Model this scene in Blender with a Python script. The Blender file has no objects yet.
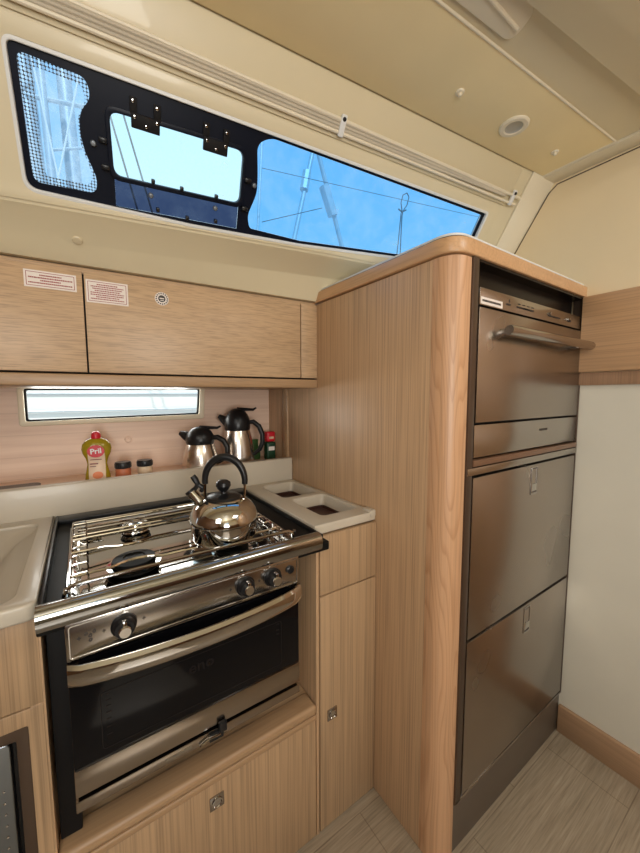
import bpy, bmesh, math, random
from mathutils import Vector, Matrix
random.seed(7)
sc = bpy.context.scene
COL = sc.collection
PI = math.pi

# ------------------------------------------------------------------ camera
CAM = Vector((0, 0, 1.27))
yaw, pitch, roll = math.radians(34.178), math.radians(5.047), math.radians(-0.1436)
Fv = Vector((math.sin(yaw)*math.cos(pitch), math.cos(yaw)*math.cos(pitch), -math.sin(pitch)))
Rv = Fv.cross(Vector((0, 0, 1))).normalized(); Uv = Rv.cross(Fv)
Rr = Rv*math.cos(roll)+Uv*math.sin(roll); Ur = -Rv*math.sin(roll)+Uv*math.cos(roll)
cd = bpy.data.cameras.new('camera'); cam = bpy.data.objects.new('camera', cd); COL.objects.link(cam)
m = Matrix((Rr, Ur, -Fv)).transposed().to_4x4(); m.translation = CAM
cam.matrix_world = m
cd.sensor_fit = 'HORIZONTAL'; cd.sensor_width = 36; cd.lens = 36*350.5/640
cd.clip_start = 0.02; cd.clip_end = 300
sc.camera = cam

# ------------------------------------------------------------------ world, lights, exposure
sc.view_settings.view_transform = 'Standard'; sc.view_settings.look = 'None'
sc.view_settings.gamma = 1.0; sc.view_settings.use_curve_mapping = False
sc.view_settings.exposure = 0.0
w = bpy.data.worlds.new('sky'); sc.world = w; w.use_nodes = True
nt = w.node_tree; nt.nodes.clear()
tc = nt.nodes.new('ShaderNodeTexCoord'); sx = nt.nodes.new('ShaderNodeSeparateXYZ')
rp = nt.nodes.new('ShaderNodeValToRGB'); bg = nt.nodes.new('ShaderNodeBackground'); wo = nt.nodes.new('ShaderNodeOutputWorld')
nt.links.new(tc.outputs['Generated'], sx.inputs[0]); nt.links.new(sx.outputs['Z'], rp.inputs[0])
nt.links.new(rp.outputs[0], bg.inputs[0]); nt.links.new(bg.outputs[0], wo.inputs[0])
e = rp.color_ramp.elements
e[0].position = 0.0; e[0].color = (.80, .86, .90, 1)
e[1].position = 0.9; e[1].color = (.42, .72, 1.0, 1)
k = e.new(0.35); k.color = (.66, .88, 1.0, 1)
bg.inputs[1].default_value = 1.25

def light(name, kind, loc, target, power, size, size_y=None, color=(1, 1, 1)):
    l = bpy.data.lights.new(name, kind); o = bpy.data.objects.new(name, l); COL.objects.link(o)
    o.location = loc; o.rotation_euler = (Vector(target)-Vector(loc)).to_track_quat('-Z', 'Y').to_euler()
    l.energy = power; l.color = color
    if kind == 'AREA':
        l.shape = 'RECTANGLE'; l.size = size; l.size_y = size_y or size
    if kind == 'SUN': l.angle = size
    return o
light('sun', 'SUN', (0, -5, 10), (1.5, 4, 0), 3.6, math.radians(1), color=(1, .95, .86))
light('companionway_daylight', 'AREA', (-0.95, -0.75, 1.99), (0.35, 0.55, 1.0), 7, 0.62, 0.62, (1, .96, .90))
light('ceiling_fill_light', 'AREA', (-.25, -1.66, 1.25), (.25, -.1, 2.6), 34, .62, 1.1, (1, .97, .91))  # added fill lamp at an unseen doorway, aimed up to brighten the ceiling
light('portlight_daylight', 'AREA', tuple(Vector((.12, 1.60, 1.245))), (.10, 1.0, 1.1), 1.6, .52, .09, (1, .97, .93))
light('saloon_hatch_daylight', 'AREA', (0.95, -0.75, 2.07), (1.0, -0.5, 0), 9, 0.5, 0.5, (1, .96, .90))

# ------------------------------------------------------------------ materials
MATS = {}
def newmat(name):
    m = bpy.data.materials.new(name); m.use_nodes = True
    MATS[name] = m
    return m, m.node_tree, m.node_tree.nodes['Principled BSDF']
def srgb(r, g, b):
    f = lambda c: (c/255/12.92) if c/255 <= .04045 else ((c/255+.055)/1.055)**2.4
    return (f(r), f(g), f(b), 1)
def noise(nt, scale, detail=3, rough=.5, vec=None, coord='Object', sc_=1.0):
    t = nt.nodes.new('ShaderNodeTexCoord'); mp = nt.nodes.new('ShaderNodeMapping'); n = nt.nodes.new('ShaderNodeTexNoise')
    mp.inputs['Scale'].default_value = scale
    nt.links.new(t.outputs[coord], mp.inputs[0]); nt.links.new(mp.outputs[0], n.inputs[0])
    n.inputs['Scale'].default_value = sc_; n.inputs['Detail'].default_value = detail; n.inputs['Roughness'].default_value = rough
    return n
def ramp(nt, src, stops):
    r = nt.nodes.new('ShaderNodeValToRGB'); e = r.color_ramp.elements
    e[0].position, e[0].color = stops[0]; e[1].position, e[1].color = stops[-1]
    for p, c in stops[1:-1]:
        k = e.new(p); k.color = c
    nt.links.new(src, r.inputs[0]); return r
def bump(nt, b, src, strength, dist=.001):
    bn = nt.nodes.new('ShaderNodeBump'); bn.inputs['Strength'].default_value = strength; bn.inputs['Distance'].default_value = dist
    nt.links.new(src, bn.inputs['Height']); nt.links.new(bn.outputs[0], b.inputs['Normal'])
def mixc(nt, a, b, f, mode='MULTIPLY'):
    mx = nt.nodes.new('ShaderNodeMix'); mx.data_type = 'RGBA'; mx.blend_type = mode
    if isinstance(f, float): mx.inputs[0].default_value = f
    else: nt.links.new(f, mx.inputs[0])
    nt.links.new(a, mx.inputs[6])
    if isinstance(b, tuple): mx.inputs[7].default_value = b
    else: nt.links.new(b, mx.inputs[7])
    return mx.outputs[2]
def plain(name, col, rough=.5, metal=0., spec=.5, var=.06, bumpy=0., coat=0.):
    m, nt, b = newmat(name)
    n = noise(nt, (6, 6, 6), 3)
    lo = tuple(c*(1-var) for c in col[:3])+(1,); hi = tuple(min(1, c*(1+var)) for c in col[:3])+(1,)
    r = ramp(nt, n.outputs[0], [(.3, lo), (.7, hi)])
    nt.links.new(r.outputs[0], b.inputs['Base Color'])
    b.inputs['Roughness'].default_value = rough; b.inputs['Metallic'].default_value = metal
    b.inputs['Specular IOR Level'].default_value = spec; b.inputs['Coat Weight'].default_value = coat
    if bumpy:
        n2 = noise(nt, (400, 400, 400), 2); bump(nt, b, n2.outputs[0], bumpy, .0005)
    return m
def wood(name, base, axis='z', contrast=.22, rough=.42, fine=260, figure=0.0):
    m, nt, b = newmat(name)
    def s(across, along):
        return tuple(along if a == axis else across for a in 'xyz')
    n1 = noise(nt, s(fine, 2.2), 2, .6)
    n2 = noise(nt, s(fine*.18, 1.1), 3, .5)
    c = base[:3]
    dark = tuple(x*(1-contrast) for x in c)+(1,); mid = tuple(c)+(1,); lite = tuple(min(1, x*(1+contrast*.4)) for x in c)+(1,)
    r1 = ramp(nt, n1.outputs[0], [(.34, dark), (.5, mid), (.68, lite)])
    r2 = ramp(nt, n2.outputs[0], [(.25, (.84, .82, .80, 1)), (.6, (1, 1, 1, 1))])
    out = mixc(nt, r1.outputs[0], r2.outputs[0], .55)
    if figure:
        # cathedral figure: rings of a distorted, strongly stretched distance field
        n3 = noise(nt, s(9, .9), 2, .4)
        ma = nt.nodes.new('ShaderNodeMath'); ma.operation = 'MULTIPLY'; ma.inputs[1].default_value = 26
        nt.links.new(n3.outputs[0], ma.inputs[0])
        fr = nt.nodes.new('ShaderNodeMath'); fr.operation = 'FRACT'; nt.links.new(ma.outputs[0], fr.inputs[0])
        r3 = ramp(nt, fr.outputs[0], [(0., (.80, .72, .64, 1)), (.35, (1, 1, 1, 1)), (.9, (1, 1, 1, 1)), (1., (.80, .72, .64, 1))])
        out = mixc(nt, out, r3.outputs[0], figure)
    nt.links.new(out, b.inputs['Base Color'])
    b.inputs['Roughness'].default_value = rough
    bump(nt, b, n1.outputs[0], .12, .0004)
    return m
def steel(name, col=(.60, .56, .51, 1), rough=.28, axis=None, var=.03, spread=.03):
    m, nt, b = newmat(name)
    sc3 = {None: (4, 4, 4), 'x': (1.5, 500, 500), 'z': (500, 500, 1.5), 'y': (500, 1.5, 500)}[axis]
    n = noise(nt, sc3, 2)
    r = ramp(nt, n.outputs[0], [(.3, tuple(c*(1-var) for c in col[:3])+(1,)), (.7, tuple(min(1, c*(1+var)) for c in col[:3])+(1,))])
    nt.links.new(r.outputs[0], b.inputs['Base Color'])
    b.inputs['Metallic'].default_value = 1.0
    mr = nt.nodes.new('ShaderNodeMapRange'); mr.inputs['To Min'].default_value = max(.03, rough-spread); mr.inputs['To Max'].default_value = rough+spread
    nt.links.new(n.outputs[0], mr.inputs[0]); nt.links.new(mr.outputs[0], b.inputs['Roughness'])
    return m
def glass(name, tint, gloss=.08, rough=.02, haze=None):
    m, nt, b = newmat(name); nt.nodes.remove(b)
    o = nt.nodes['Material Output']
    tr = nt.nodes.new('ShaderNodeBsdfTransparent'); tr.inputs[0].default_value = tint
    gl = nt.nodes.new('ShaderNodeBsdfGlossy'); gl.inputs['Roughness'].default_value = rough
    mx = nt.nodes.new('ShaderNodeMixShader'); lw = nt.nodes.new('ShaderNodeLayerWeight'); lw.inputs[0].default_value = .15
    mm = nt.nodes.new('ShaderNodeMath'); mm.operation = 'MULTIPLY'; mm.inputs[1].default_value = gloss*6
    nt.links.new(lw.outputs['Facing'], mm.inputs[0]); nt.links.new(mm.outputs[0], mx.inputs[0])
    nt.links.new(tr.outputs[0], mx.inputs[1]); nt.links.new(gl.outputs[0], mx.inputs[2])
    out = mx.outputs[0]
    if haze:   # translucent white patches that put glare and pale reflections into the pane
        n = noise(nt, (16, 16, 16), 6, .7)
        r = ramp(nt, n.outputs[0], [(.40, (0, 0, 0, 1)), (.75, (haze, haze, haze, 1))])
        tl = nt.nodes.new('ShaderNodeBsdfTranslucent'); tl.inputs[0].default_value = (.9, .95, 1, 1)
        m2 = nt.nodes.new('ShaderNodeMixShader')
        nt.links.new(r.outputs[0], m2.inputs[0]); nt.links.new(out, m2.inputs[1]); nt.links.new(tl.outputs[0], m2.inputs[2]); out = m2.outputs[0]
    nt.links.new(out, o.inputs[0]); return m

OAK = srgb(194, 159, 123)
M_side = wood('oak_vertical', OAK, 'z', .26)
M_oakx = wood('oak_horizontal', srgb(194, 163, 128), 'x', .22, .42, 340)
M_oaky = wood('oak_across', srgb(192, 154, 116), 'y', .18)
M_lowr = wood('oak_lower_fronts', srgb(177, 146, 112), 'z', .26)
M_post = wood('solid_oak_post', srgb(204, 160, 122), 'z', .12, .4, 150, .75)
M_rail = wood('solid_oak_rail', srgb(172, 140, 106), 'x', .10, .4, 150, .3)
M_dwood = wood('walnut_dark_wood', srgb(120, 84, 56), 'z', .2)
M_gel = plain('cream_gelcoat', srgb(220, 208, 176), .38, var=.015, coat=.15)
M_vinyl = plain('beige_vinyl', srgb(244, 226, 180), .6, var=.03, bumpy=.15)
M_cream = plain('cream_trim', srgb(232, 222, 198), .45, var=.015)
M_bulk = plain('white_bulkhead_laminate', srgb(214, 210, 196), .42, var=.02)
M_bulku = plain('cream_bulkhead_vinyl', srgb(232, 213, 176), .6, var=.02, bumpy=.1)
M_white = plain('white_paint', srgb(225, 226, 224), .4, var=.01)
M_work = plain('cream_solid_surface', srgb(194, 184, 167), .35, var=.03, coat=.1)
M_black = plain('black_plastic', (.010, .010, .011, 1), .32, spec=.35, var=.1)
M_blackm = plain('black_matt', (.01, .009, .009, 1), .6, spec=.15, var=.1)
M_seal = plain('black_mask', (.004, .006, .014, 1), .35, spec=.15, var=.1)
M_dark = plain('dark_void', (.012, .009, .007, 1), .8, var=.1)  # near-black; paints the shade in gaps and cavities
M_bronze = plain('brown_anodised_frame', srgb(92, 76, 64), .35, metal=.6, var=.05)
M_toe = plain('grey_brown_toe_kick', srgb(104, 92, 80), .4, metal=.3, var=.04)
M_steelx = steel('brushed_steel', (.46, .43, .40, 1), .2, None, .02, .02)
M_fridge = steel('fridge_steel', (.43, .385, .345, 1), .27, None, .02, .015)
M_chrome = steel('polished_steel', (.60, .59, .575, 1), .055)
M_railst = steel('front_rail_steel', (.38, .385, .39, 1), .08)
M_strip = steel('oven_strip_steel', (.40, .35, .30, 1), .2, 'x')
M_mirror = steel('mirror_steel', (.52, .51, .49, 1), .055)
M_therm = steel('satin_flask_steel', (.72, .66, .60, 1), .24, 'z')
M_mwave = steel('microwave_steel', (.26, .29, .32, 1), .3, None, .02, .02)
M_iron = plain('black_enamel', (.007, .007, .007, 1), .45, spec=.1, var=.1)
M_glassB = plain('black_oven_glass', (.003, .003, .004, 1), .08, spec=.22, var=.05)
M_tint = glass('blue_tinted_acrylic', (.20, .50, .84, 1), .035, haze=.2)
M_tintL = glass('hazy_tinted_acrylic', (.45, .64, .84, 1), .035, haze=.6)  # paler tint and stronger haze carry this pane's lighter reflections
M_clear = glass('clear_acrylic', (.86, 1.0, 1.0, 1), .04, haze=.35)
M_deep = glass('dark_blue_acrylic', (.045, .06, .12, 1), .05, haze=.05)
M_port = glass('portlight_glass', (.93, .95, .93, 1), .03)
M_red = plain('red_plastic', srgb(200, 30, 45), .35)
M_redink = plain('red_ink', srgb(150, 45, 48), .6)
M_paper = plain('white_label', srgb(232, 222, 214), .55, var=.01)
M_green = plain('dark_green_print', srgb(24, 60, 38), .4)
M_leaf = plain('green_packet', srgb(50, 90, 40), .5)
M_soap = plain('yellow_green_detergent', srgb(160, 138, 30), .22, var=.05)
M_orange = plain('orange_spice', srgb(190, 110, 75), .5, var=.15)
M_pale = plain('pale_powder', srgb(214, 190, 160), .5, var=.08)
M_rope = plain('grey_rope', srgb(110, 114, 118), .8)
M_alu = plain('grey_mast_aluminium', srgb(186, 194, 200), .45, metal=.2)
M_ink = plain('dark_ink', srgb(50, 42, 38), .5)

# frit: dots left clear in a black printed band
m, nt, b = newmat('dotted_frit'); nt.nodes.remove(b)
t = nt.nodes.new('ShaderNodeTexCoord'); mp = nt.nodes.new('ShaderNodeMapping'); mp.inputs['Scale'].default_value = (170, 170, 0)
nt.links.new(t.outputs['Object'], mp.inputs[0])
vo = nt.nodes.new('ShaderNodeTexVoronoi'); vo.inputs['Scale'].default_value = 1; vo.inputs['Randomness'].default_value = .08
nt.links.new(mp.outputs[0], vo.inputs[0])
lt = nt.nodes.new('ShaderNodeMath'); lt.operation = 'LESS_THAN'; lt.inputs[1].default_value = .46; nt.links.new(vo.outputs['Distance'], lt.inputs[0])
d1 = nt.nodes.new('ShaderNodeBsdfDiffuse'); d1.inputs[0].default_value = (.10, .11, .12, 1)
tp = nt.nodes.new('ShaderNodeBsdfTransparent'); tp.inputs[0].default_value = (1, 1, 1, 1)
mx = nt.nodes.new('ShaderNodeMixShader'); nt.links.new(lt.outputs[0], mx.inputs[0]); nt.links.new(d1.outputs[0], mx.inputs[1]); nt.links.new(tp.outputs[0], mx.inputs[2])
nt.links.new(mx.outputs[0], nt.nodes['Material Output'].inputs[0]); M_frit = m

# floor: pale grey-brown tiles printed with streaky wood grain, thin joints
m, nt, b = newmat('grey_oak_vinyl_tiles')
t = nt.nodes.new('ShaderNodeTexCoord'); mp = nt.nodes.new('ShaderNodeMapping'); mp.inputs['Rotation'].default_value = (0, 0, math.radians(0)); mp.inputs['Location'].default_value = (.05, -.04, 0)
nt.links.new(t.outputs['Object'], mp.inputs[0])
br = nt.nodes.new('ShaderNodeTexBrick'); br.inputs['Scale'].default_value = 1; br.inputs['Brick Width'].default_value = .46; br.inputs['Row Height'].default_value = .23
br.inputs['Mortar Size'].default_value = .0016; br.inputs['Color1'].default_value = (1, 1, 1, 1); br.inputs['Color2'].default_value = (.92, .92, .92, 1); br.inputs['Mortar'].default_value = (.66, .63, .6, 1)
nt.links.new(mp.outputs[0], br.inputs[0])
n1 = noise(nt, (7, 200, 1), 4, .65); r1 = ramp(nt, n1.outputs[0], [(.3, srgb(140, 125, 106)), (.5, srgb(162, 147, 126)), (.7, srgb(178, 164, 143))])
n2 = noise(nt, (3, 18, 1), 3); r2 = ramp(nt, n2.outputs[0], [(.3, (.8, .8, .78, 1)), (.65, (1, 1, 1, 1))])
o1 = mixc(nt, r1.outputs[0], r2.outputs[0], .8); o2 = mixc(nt, o1, br.outputs[0], 1.0)
nt.links.new(o2, b.inputs['Base Color']); b.inputs['Roughness'].default_value = .4
M_floor = m
# hull lining behind the shelf: pinkish cream boards with fine horizontal joints
m, nt, b = newmat('pinkish_cream_boards')
n1 = noise(nt, (2, 2, 60), 3); r1 = ramp(nt, n1.outputs[0], [(.3, srgb(222, 190, 168)), (.7, srgb(236, 208, 186))])
t = nt.nodes.new('ShaderNodeTexCoord'); sp = nt.nodes.new('ShaderNodeSeparateXYZ'); nt.links.new(t.outputs['Object'], sp.inputs[0])
mm = nt.nodes.new('ShaderNodeMath'); mm.operation = 'MULTIPLY'; mm.inputs[1].default_value = 1/.075; nt.links.new(sp.outputs['Z'], mm.inputs[0])
fr = nt.nodes.new('ShaderNodeMath'); fr.operation = 'FRACT'; nt.links.new(mm.outputs[0], fr.inputs[0])
r2 = ramp(nt, fr.outputs[0], [(0, (.84, .82, .80, 1)), (.04, (1, 1, 1, 1)), (1, (1, 1, 1, 1))])
nt.links.new(mixc(nt, r1.outputs[0], r2.outputs[0], 1.0), b.inputs['Base Color']); b.inputs['Roughness'].default_value = .4
M_board = m

# ------------------------------------------------------------------ geometry helpers (all shapes are given in world coordinates)
BASE = {}
def bm_(): return bmesh.new()
def merge(dst, src, M=None):
    if M is not None: bmesh.ops.transform(src, matrix=M, verts=src.verts)
    tmp = bpy.data.meshes.new('t'); src.to_mesh(tmp); src.free(); dst.from_mesh(tmp); bpy.data.meshes.remove(tmp)
    return dst
def box(bm, x0, x1, y0, y1, z0, z1, bev=0., seg=2, M=None):
    t = bmesh.new(); bmesh.ops.create_cube(t, size=1)
    bmesh.ops.scale(t, vec=(x1-x0, y1-y0, z1-z0), verts=t.verts)
    bmesh.ops.translate(t, vec=((x0+x1)/2, (y0+y1)/2, (z0+z1)/2), verts=t.verts)
    if bev: bmesh.ops.bevel(t, geom=t.edges[:], offset=bev, segments=seg, affect='EDGES', profile=.5)
    return merge(bm, t, M)
def tube(bm, pts, r, n=10, closed=False, cap=True, M=None):
    t = bmesh.new(); pts = [Vector(p) for p in pts]; rings = []; N = len(pts)
    prev = None
    for i, p in enumerate(pts):
        if closed: d = pts[(i+1) % N]-pts[i-1]
        else: d = pts[min(i+1, N-1)]-pts[max(i-1, 0)]
        d.normalize()
        if prev is None:
            a = Vector((0, 0, 1)) if abs(d.z) < .9 else Vector((1, 0, 0))
            u = d.cross(a).normalized()
        else:
            u = (prev-d*prev.dot(d)).normalized()
        prev = u; v = d.cross(u)
        rr = r[i] if isinstance(r, (list, tuple)) else r
        rings.append([t.verts.new(p+(u*math.cos(2*PI*k/n)+v*math.sin(2*PI*k/n))*rr) for k in range(n)])
    for i in range(N if closed else N-1):
        a, b2 = rings[i], rings[(i+1) % N]
        for k in range(n): t.faces.new((a[k], a[(k+1) % n], b2[(k+1) % n], b2[k]))
    if cap and not closed:
        t.faces.new(rings[0][::-1]); t.faces.new(rings[-1])
    bmesh.ops.recalc_face_normals(t, faces=t.faces)
    return merge(bm, t, M)
def lathe(bm, prof, c, n=40, M=None, sx=1, sy=1):
    t = bmesh.new(); rings = []
    for r, z in prof:
        if r < 1e-6: rings.append([t.verts.new((0, 0, z))])
        else: rings.append([t.verts.new((r*sx*math.cos(2*PI*k/n), r*sy*math.sin(2*PI*k/n), z)) for k in range(n)])
    for a, b2 in zip(rings, rings[1:]):
        for k in range(n):
            k2 = (k+1) % n
            if len(a) == 1 and len(b2) > 1: t.faces.new((a[0], b2[k], b2[k2]))
            elif len(b2) == 1 and len(a) > 1: t.faces.new((a[k], a[k2], b2[0]))
            elif len(a) > 1: t.faces.new((a[k], a[k2], b2[k2], b2[k]))
    bmesh.ops.recalc_face_normals(t, faces=t.faces)
    if M is None: M = Matrix.Translation(c)
    else: M = Matrix.Translation(c) @ M
    return merge(bm, t, M)
def prism(bm, poly, axis, a, b, M=None):
    """polygon extruded along axis from a to b; poly in the two other axes (in xyz order)"""
    t = bmesh.new(); idx = 'xyz'.index(axis)
    def P(p, q):
        l = list(p); l.insert(idx, q); return l
    v0 = [t.verts.new(P(p, a)) for p in poly]; v1 = [t.verts.new(P(p, b)) for p in poly]; n = len(poly)
    t.faces.new(v0); t.faces.new(v1[::-1])
    for i in range(n): t.faces.new((v0[i], v1[i], v1[(i+1) % n], v0[(i+1) % n]))
    bmesh.ops.recalc_face_normals(t, faces=t.faces)
    return merge(bm, t, M)
def rloop(x0, x1, y0, y1, r=0, n=6, rs=None):
    rs = rs or (r, r, r, r); out = []
    for (cx, cy, a0, rr) in ((x1-rs[0], y1-rs[0], 0, rs[0]), (x0+rs[1], y1-rs[1], 90, rs[1]), (x0+rs[2], y0+rs[2], 180, rs[2]), (x1-rs[3], y0+rs[3], 270, rs[3])):
        if rr <= 0: out.append((cx, cy)); continue
        for i in range(n+1):
            a = math.radians(a0+90*i/n); out.append((cx+rr*math.cos(a), cy+rr*math.sin(a)))
    return out
def roundpoly(pts, r, n=6):
    """rounds each corner of a polygon; r a number or a list"""
    out = []; N = len(pts)
    for i, p in enumerate(pts):
        p = Vector(p); a = Vector(pts[i-1])-p; b = Vector(pts[(i+1) % N])-p
        rr = r[i] if isinstance(r, (list, tuple)) else r
        if rr <= 0: out.append(tuple(p)); continue
        la, lb = a.length, b.length; a.normalize(); b.normalize()
        rr = min(rr, la*.48, lb*.48)
        A, B = p+a*rr, p+b*rr
        for k in range(n+1):
            s = k/n; out.append(tuple(A*(1-s)**2+p*2*s*(1-s)+B*s*s))
    return out
def plate(bm, loops, z0, z1, bev=0., M=None):
    """flat plate with holes between z0 and z1 in local axes"""
    cu = bpy.data.curves.new('c', 'CURVE'); cu.dimensions = '2D'; cu.fill_mode = 'BOTH'
    cu.extrude = (z1-z0)/2-bev; cu.bevel_depth = bev; cu.bevel_resolution = 2; cu.offset = -bev
    for lp in loops:
        s = cu.splines.new('POLY'); s.points.add(len(lp)-1); s.use_cyclic_u = True
        for i, p in enumerate(lp): s.points[i].co = (p[0], p[1], 0, 1)
    o = bpy.data.objects.new('c', cu); me = bpy.data.meshes.new_from_object(o)
    t = bmesh.new(); t.from_mesh(me); bpy.data.objects.remove(o); bpy.data.curves.remove(cu); bpy.data.meshes.remove(me)
    bmesh.ops.translate(t, vec=(0, 0, (z0+z1)/2), verts=t.verts)
    bmesh.ops.remove_doubles(t, verts=t.verts, dist=1e-5)
    return merge(bm, t, M)
def text(bm, s, size, M, ext=.0004, shear=0., bold=0.):
    cu = bpy.data.curves.new('t', 'FONT'); cu.body = s; cu.size = size; cu.extrude = ext; cu.align_x = 'CENTER'; cu.align_y = 'CENTER'; cu.shear = shear; cu.offset = bold
    cu.resolution_u = 3
    o = bpy.data.objects.new('t', cu); me = bpy.data.meshes.new_from_object(o)
    t = bmesh.new(); t.from_mesh(me); bpy.data.objects.remove(o); bpy.data.curves.remove(cu); bpy.data.meshes.remove(me)
    return merge(bm, t, M)
def sheet(bm, rows):
    """grid surface through rows of points"""
    V = [[bm.verts.new(p) for p in r] for r in rows]
    for a, b2 in zip(V, V[1:]):
        for i in range(len(a)-1): bm.faces.new((a[i], a[i+1], b2[i+1], b2[i]))
    return bm
def obj(name, bm, mat, parent=None, base=None, smooth=True, label=None):
    me = bpy.data.meshes.new(name)
    if parent is not None: org = BASE[parent.name]
    else: org = Vector(base) if base is not None else Vector((0, 0, 0))
    bmesh.ops.translate(bm, vec=-org, verts=bm.verts)
    if smooth:
        for f in bm.faces: f.smooth = True
        for ed in bm.edges:
            if len(ed.link_faces) == 2 and ed.calc_face_angle(0) > math.radians(32): ed.smooth = False
    bm.to_mesh(me); bm.free(); me.materials.append(mat)
    o = bpy.data.objects.new(name, me); COL.objects.link(o)
    if parent is not None: o.parent = parent
    else: o.location = org
    BASE[o.name] = org
    if label: o['label'] = label
    return o
def thing(name, label, cat, loc, group=None):
    o = bpy.data.objects.new(name, None); COL.objects.link(o); o.location = loc; o.empty_display_size = .05
    o['label'] = label; o['category'] = cat
    if group: o['group'] = group
    BASE[o.name] = Vector(loc); return o
def tag(o, label, cat, group=None):
    o['label'] = label; o['category'] = cat
    if group: o['group'] = group
    return o
def struct(name, bm, mat, base=None, smooth=True):
    o = obj(name, bm, mat, base=base, smooth=smooth); o['kind'] = 'structure'; return o
def sub(name, bm, mat, parent, label=None, smooth=True): return obj(name, bm, mat, parent, smooth=smooth, label=label)

# hull frame: origin (.722, 1.08), s along the hull (negative = aft), d outboard
TH = math.radians(3.1)
HM = Matrix.Translation((.722, 1.08, 0)) @ Matrix.Rotation(-TH, 4, 'Z')
# coachroof frame: h along the cabin side, t up the sloping side, n inboard
PS = math.radians(6.0)
H3 = Vector((math.cos(PS), -math.sin(PS), 0)); O3 = Vector((math.sin(PS), math.cos(PS), 0))
UP3 = (-.553*O3+Vector((0, 0, .833))).normalized(); N3 = -(H3.cross(UP3))
P0 = Vector((1.443, .70, 1.93))
N3 = H3.cross(UP3)   # points inboard/down or outboard: fixed below
if N3.dot(O3) > 0: N3 = -N3
WM = Matrix((H3, UP3, H3.cross(UP3))).transposed().to_4x4(); WM.translation = P0
SG = 1 if H3.cross(UP3).dot(O3) < 0 else -1      # local z times SG is inboard
def hz(h, z): return (h, (z-1.93)/.833)
def cw(h, wv, z): return P0+H3*h+O3*wv+Vector((0, 0, z-1.93))
def wp(h, z, n=0.): return P0+H3*h+UP3*((z-1.93)/.833)+N3*n
def zr(a, b): return (a, b) if SG > 0 else (-b, -a)   # local z range from inboard distances a<b

# ================================================================== SETTING
b = bm_(); box(b, -1.4, 1.47, -1.7, 1.3, -.05, 0); struct('floor', b, M_floor)
# liner: sloping coachroof side with the window opening
win_o = roundpoly([hz(-1.538, 1.911), hz(-1.544, 1.708), hz(-1.2, 1.706), hz(-.9, 1.714), hz(-.55, 1.735), hz(-.225, 1.765), hz(-.225, 1.911)], [.02, .03, 0, 0, 0, .03, .012])
b = bm_()
outer = [hz(-2.6, 2.033), hz(-2.6, 1.676), hz(-1.6, 1.686), hz(-.83, 1.705), hz(.06, 1.72), hz(.06, 2.033)]
plate(b, [outer, win_o], *zr(-.03, 0), M=WM)
def wcab(h): return .259+(h+1.619)/.862*.0435
hs = [-2.6, -1.619, -1.2, -.757, -.3, .06]
rows = []
def zc0(h): return 1.686+(h+1.6)*.0247
def zc1(h): return 1.632+(h+1.6)*.055
for f in (lambda h: cw(h, -(zc0(h)-1.93)*.664, zc0(h)),
          lambda h: cw(h, -(zc0(h)-1.93)*.664+.010, zc0(h)-.006),
          lambda h: cw(h, wcab(h)-.052, zc1(h)+.001),
          lambda h: cw(h, wcab(h)-.046, zc1(h)-.005),
          lambda h: cw(h, wcab(h)-.004, 1.606),
          lambda h: cw(h, wcab(h)+.25, 1.606)):
    rows.append([f(h) for h in hs])
sheet(b, rows)
struct('wall_coachroof', b, M_gel)
# mouldings above the window: shallow step and ledge that carry the curtain rail
b = bm_()
prism(b, [(1.936-1.93, 0), (1.936-1.93, .004), (2.03-1.93, .004), (2.03-1.93, 0)], 'x', -2.6, -.17)
bb = bm_(); box(bb, -2.6, -.17, (1.938-1.93)/.833, (2.031-1.93)/.833, *( (0, .005) if SG > 0 else (-.005, 0)), bev=.002, M=WM)
b.free(); struct('trim_1', bb, M_gel)
b = bm_(); plate(b, [roundpoly([hz(-2.6, 1.935), hz(-2.6, 1.690), hz(-1.6, 1.692), hz(-.83, 1.711), hz(-.185, 1.722), hz(-.185, 1.935)], [0, 0, 0, 0, .02, .03]), win_o], *((0, .003) if SG > 0 else (-.003, 0)), bev=.001, M=WM)
struct('trim_11', b, M_gel)
# ceiling
b = bm_()
y1 = lambda x: .394-.12*(x-.749)
c_out = lambda x: .70-(x-1.443)*math.sin(PS)/math.cos(PS)-.062
plate(b, [[(-1.4, y1(-1.4)), (1.46, y1(1.46)), (1.46, .68), (-1.4, .98)]], 2.034, 2.06)
y1c = lambda x: .394-.12*(x-.749); y2c = lambda x: min(y1c(x)-.03, .322-.163*(x-.80))
bb = bm_(); sheet(bb, [[(x, f(x), z) for x in (-1.4, -.6, .2, .83, 1.46)] for f, z in ((lambda x: y1c(x)+.02, 2.0335), (y1c, 2.033), (lambda x: y1c(x)-.010, 2.014), (y2c, 2.003), (lambda x: y2c(x)-.01, 2.0), (lambda x: .15, 2.0), (lambda x: .14, 2.16))])
bmesh.ops.recalc_face_normals(bb, faces=bb.faces); merge(b, bb)
plate(b, [[(-1.4, .14), (-1.4, -1.7), (1.46, -1.7), (1.46, .14)], rloop(-1.25, -.6, -1.05, -.45, .05), rloop(.7, 1.2, -1.0, -.5, .05)], 2.12, 2.15)
struct('ceiling', b, M_gel)
b = bm_()
xa, xb = -1.2, 1.372
pan = [(xa, c_out(xa)-.012), (xa, .49+(.606-xa)*.0766), (xb, .49-(xb-.606)*.0766), (xb, c_out(xb)-.012)]
plate(b, [pan], 2.030, 2.040, .002); struct('trim_2', b, M_vinyl)
b = bm_()
p1 = Vector((xa, .49+(.606-xa)*.0766, 2.031)); p2 = Vector((xb, .49-(xb-.606)*.0766, 2.031))
tube(b, [p1, p2], .0030, 10); tube(b, [p2, Vector((xb, c_out(xb)-.012, 2.031))], .0035, 10); struct('trim_3', b, M_cream)
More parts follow.
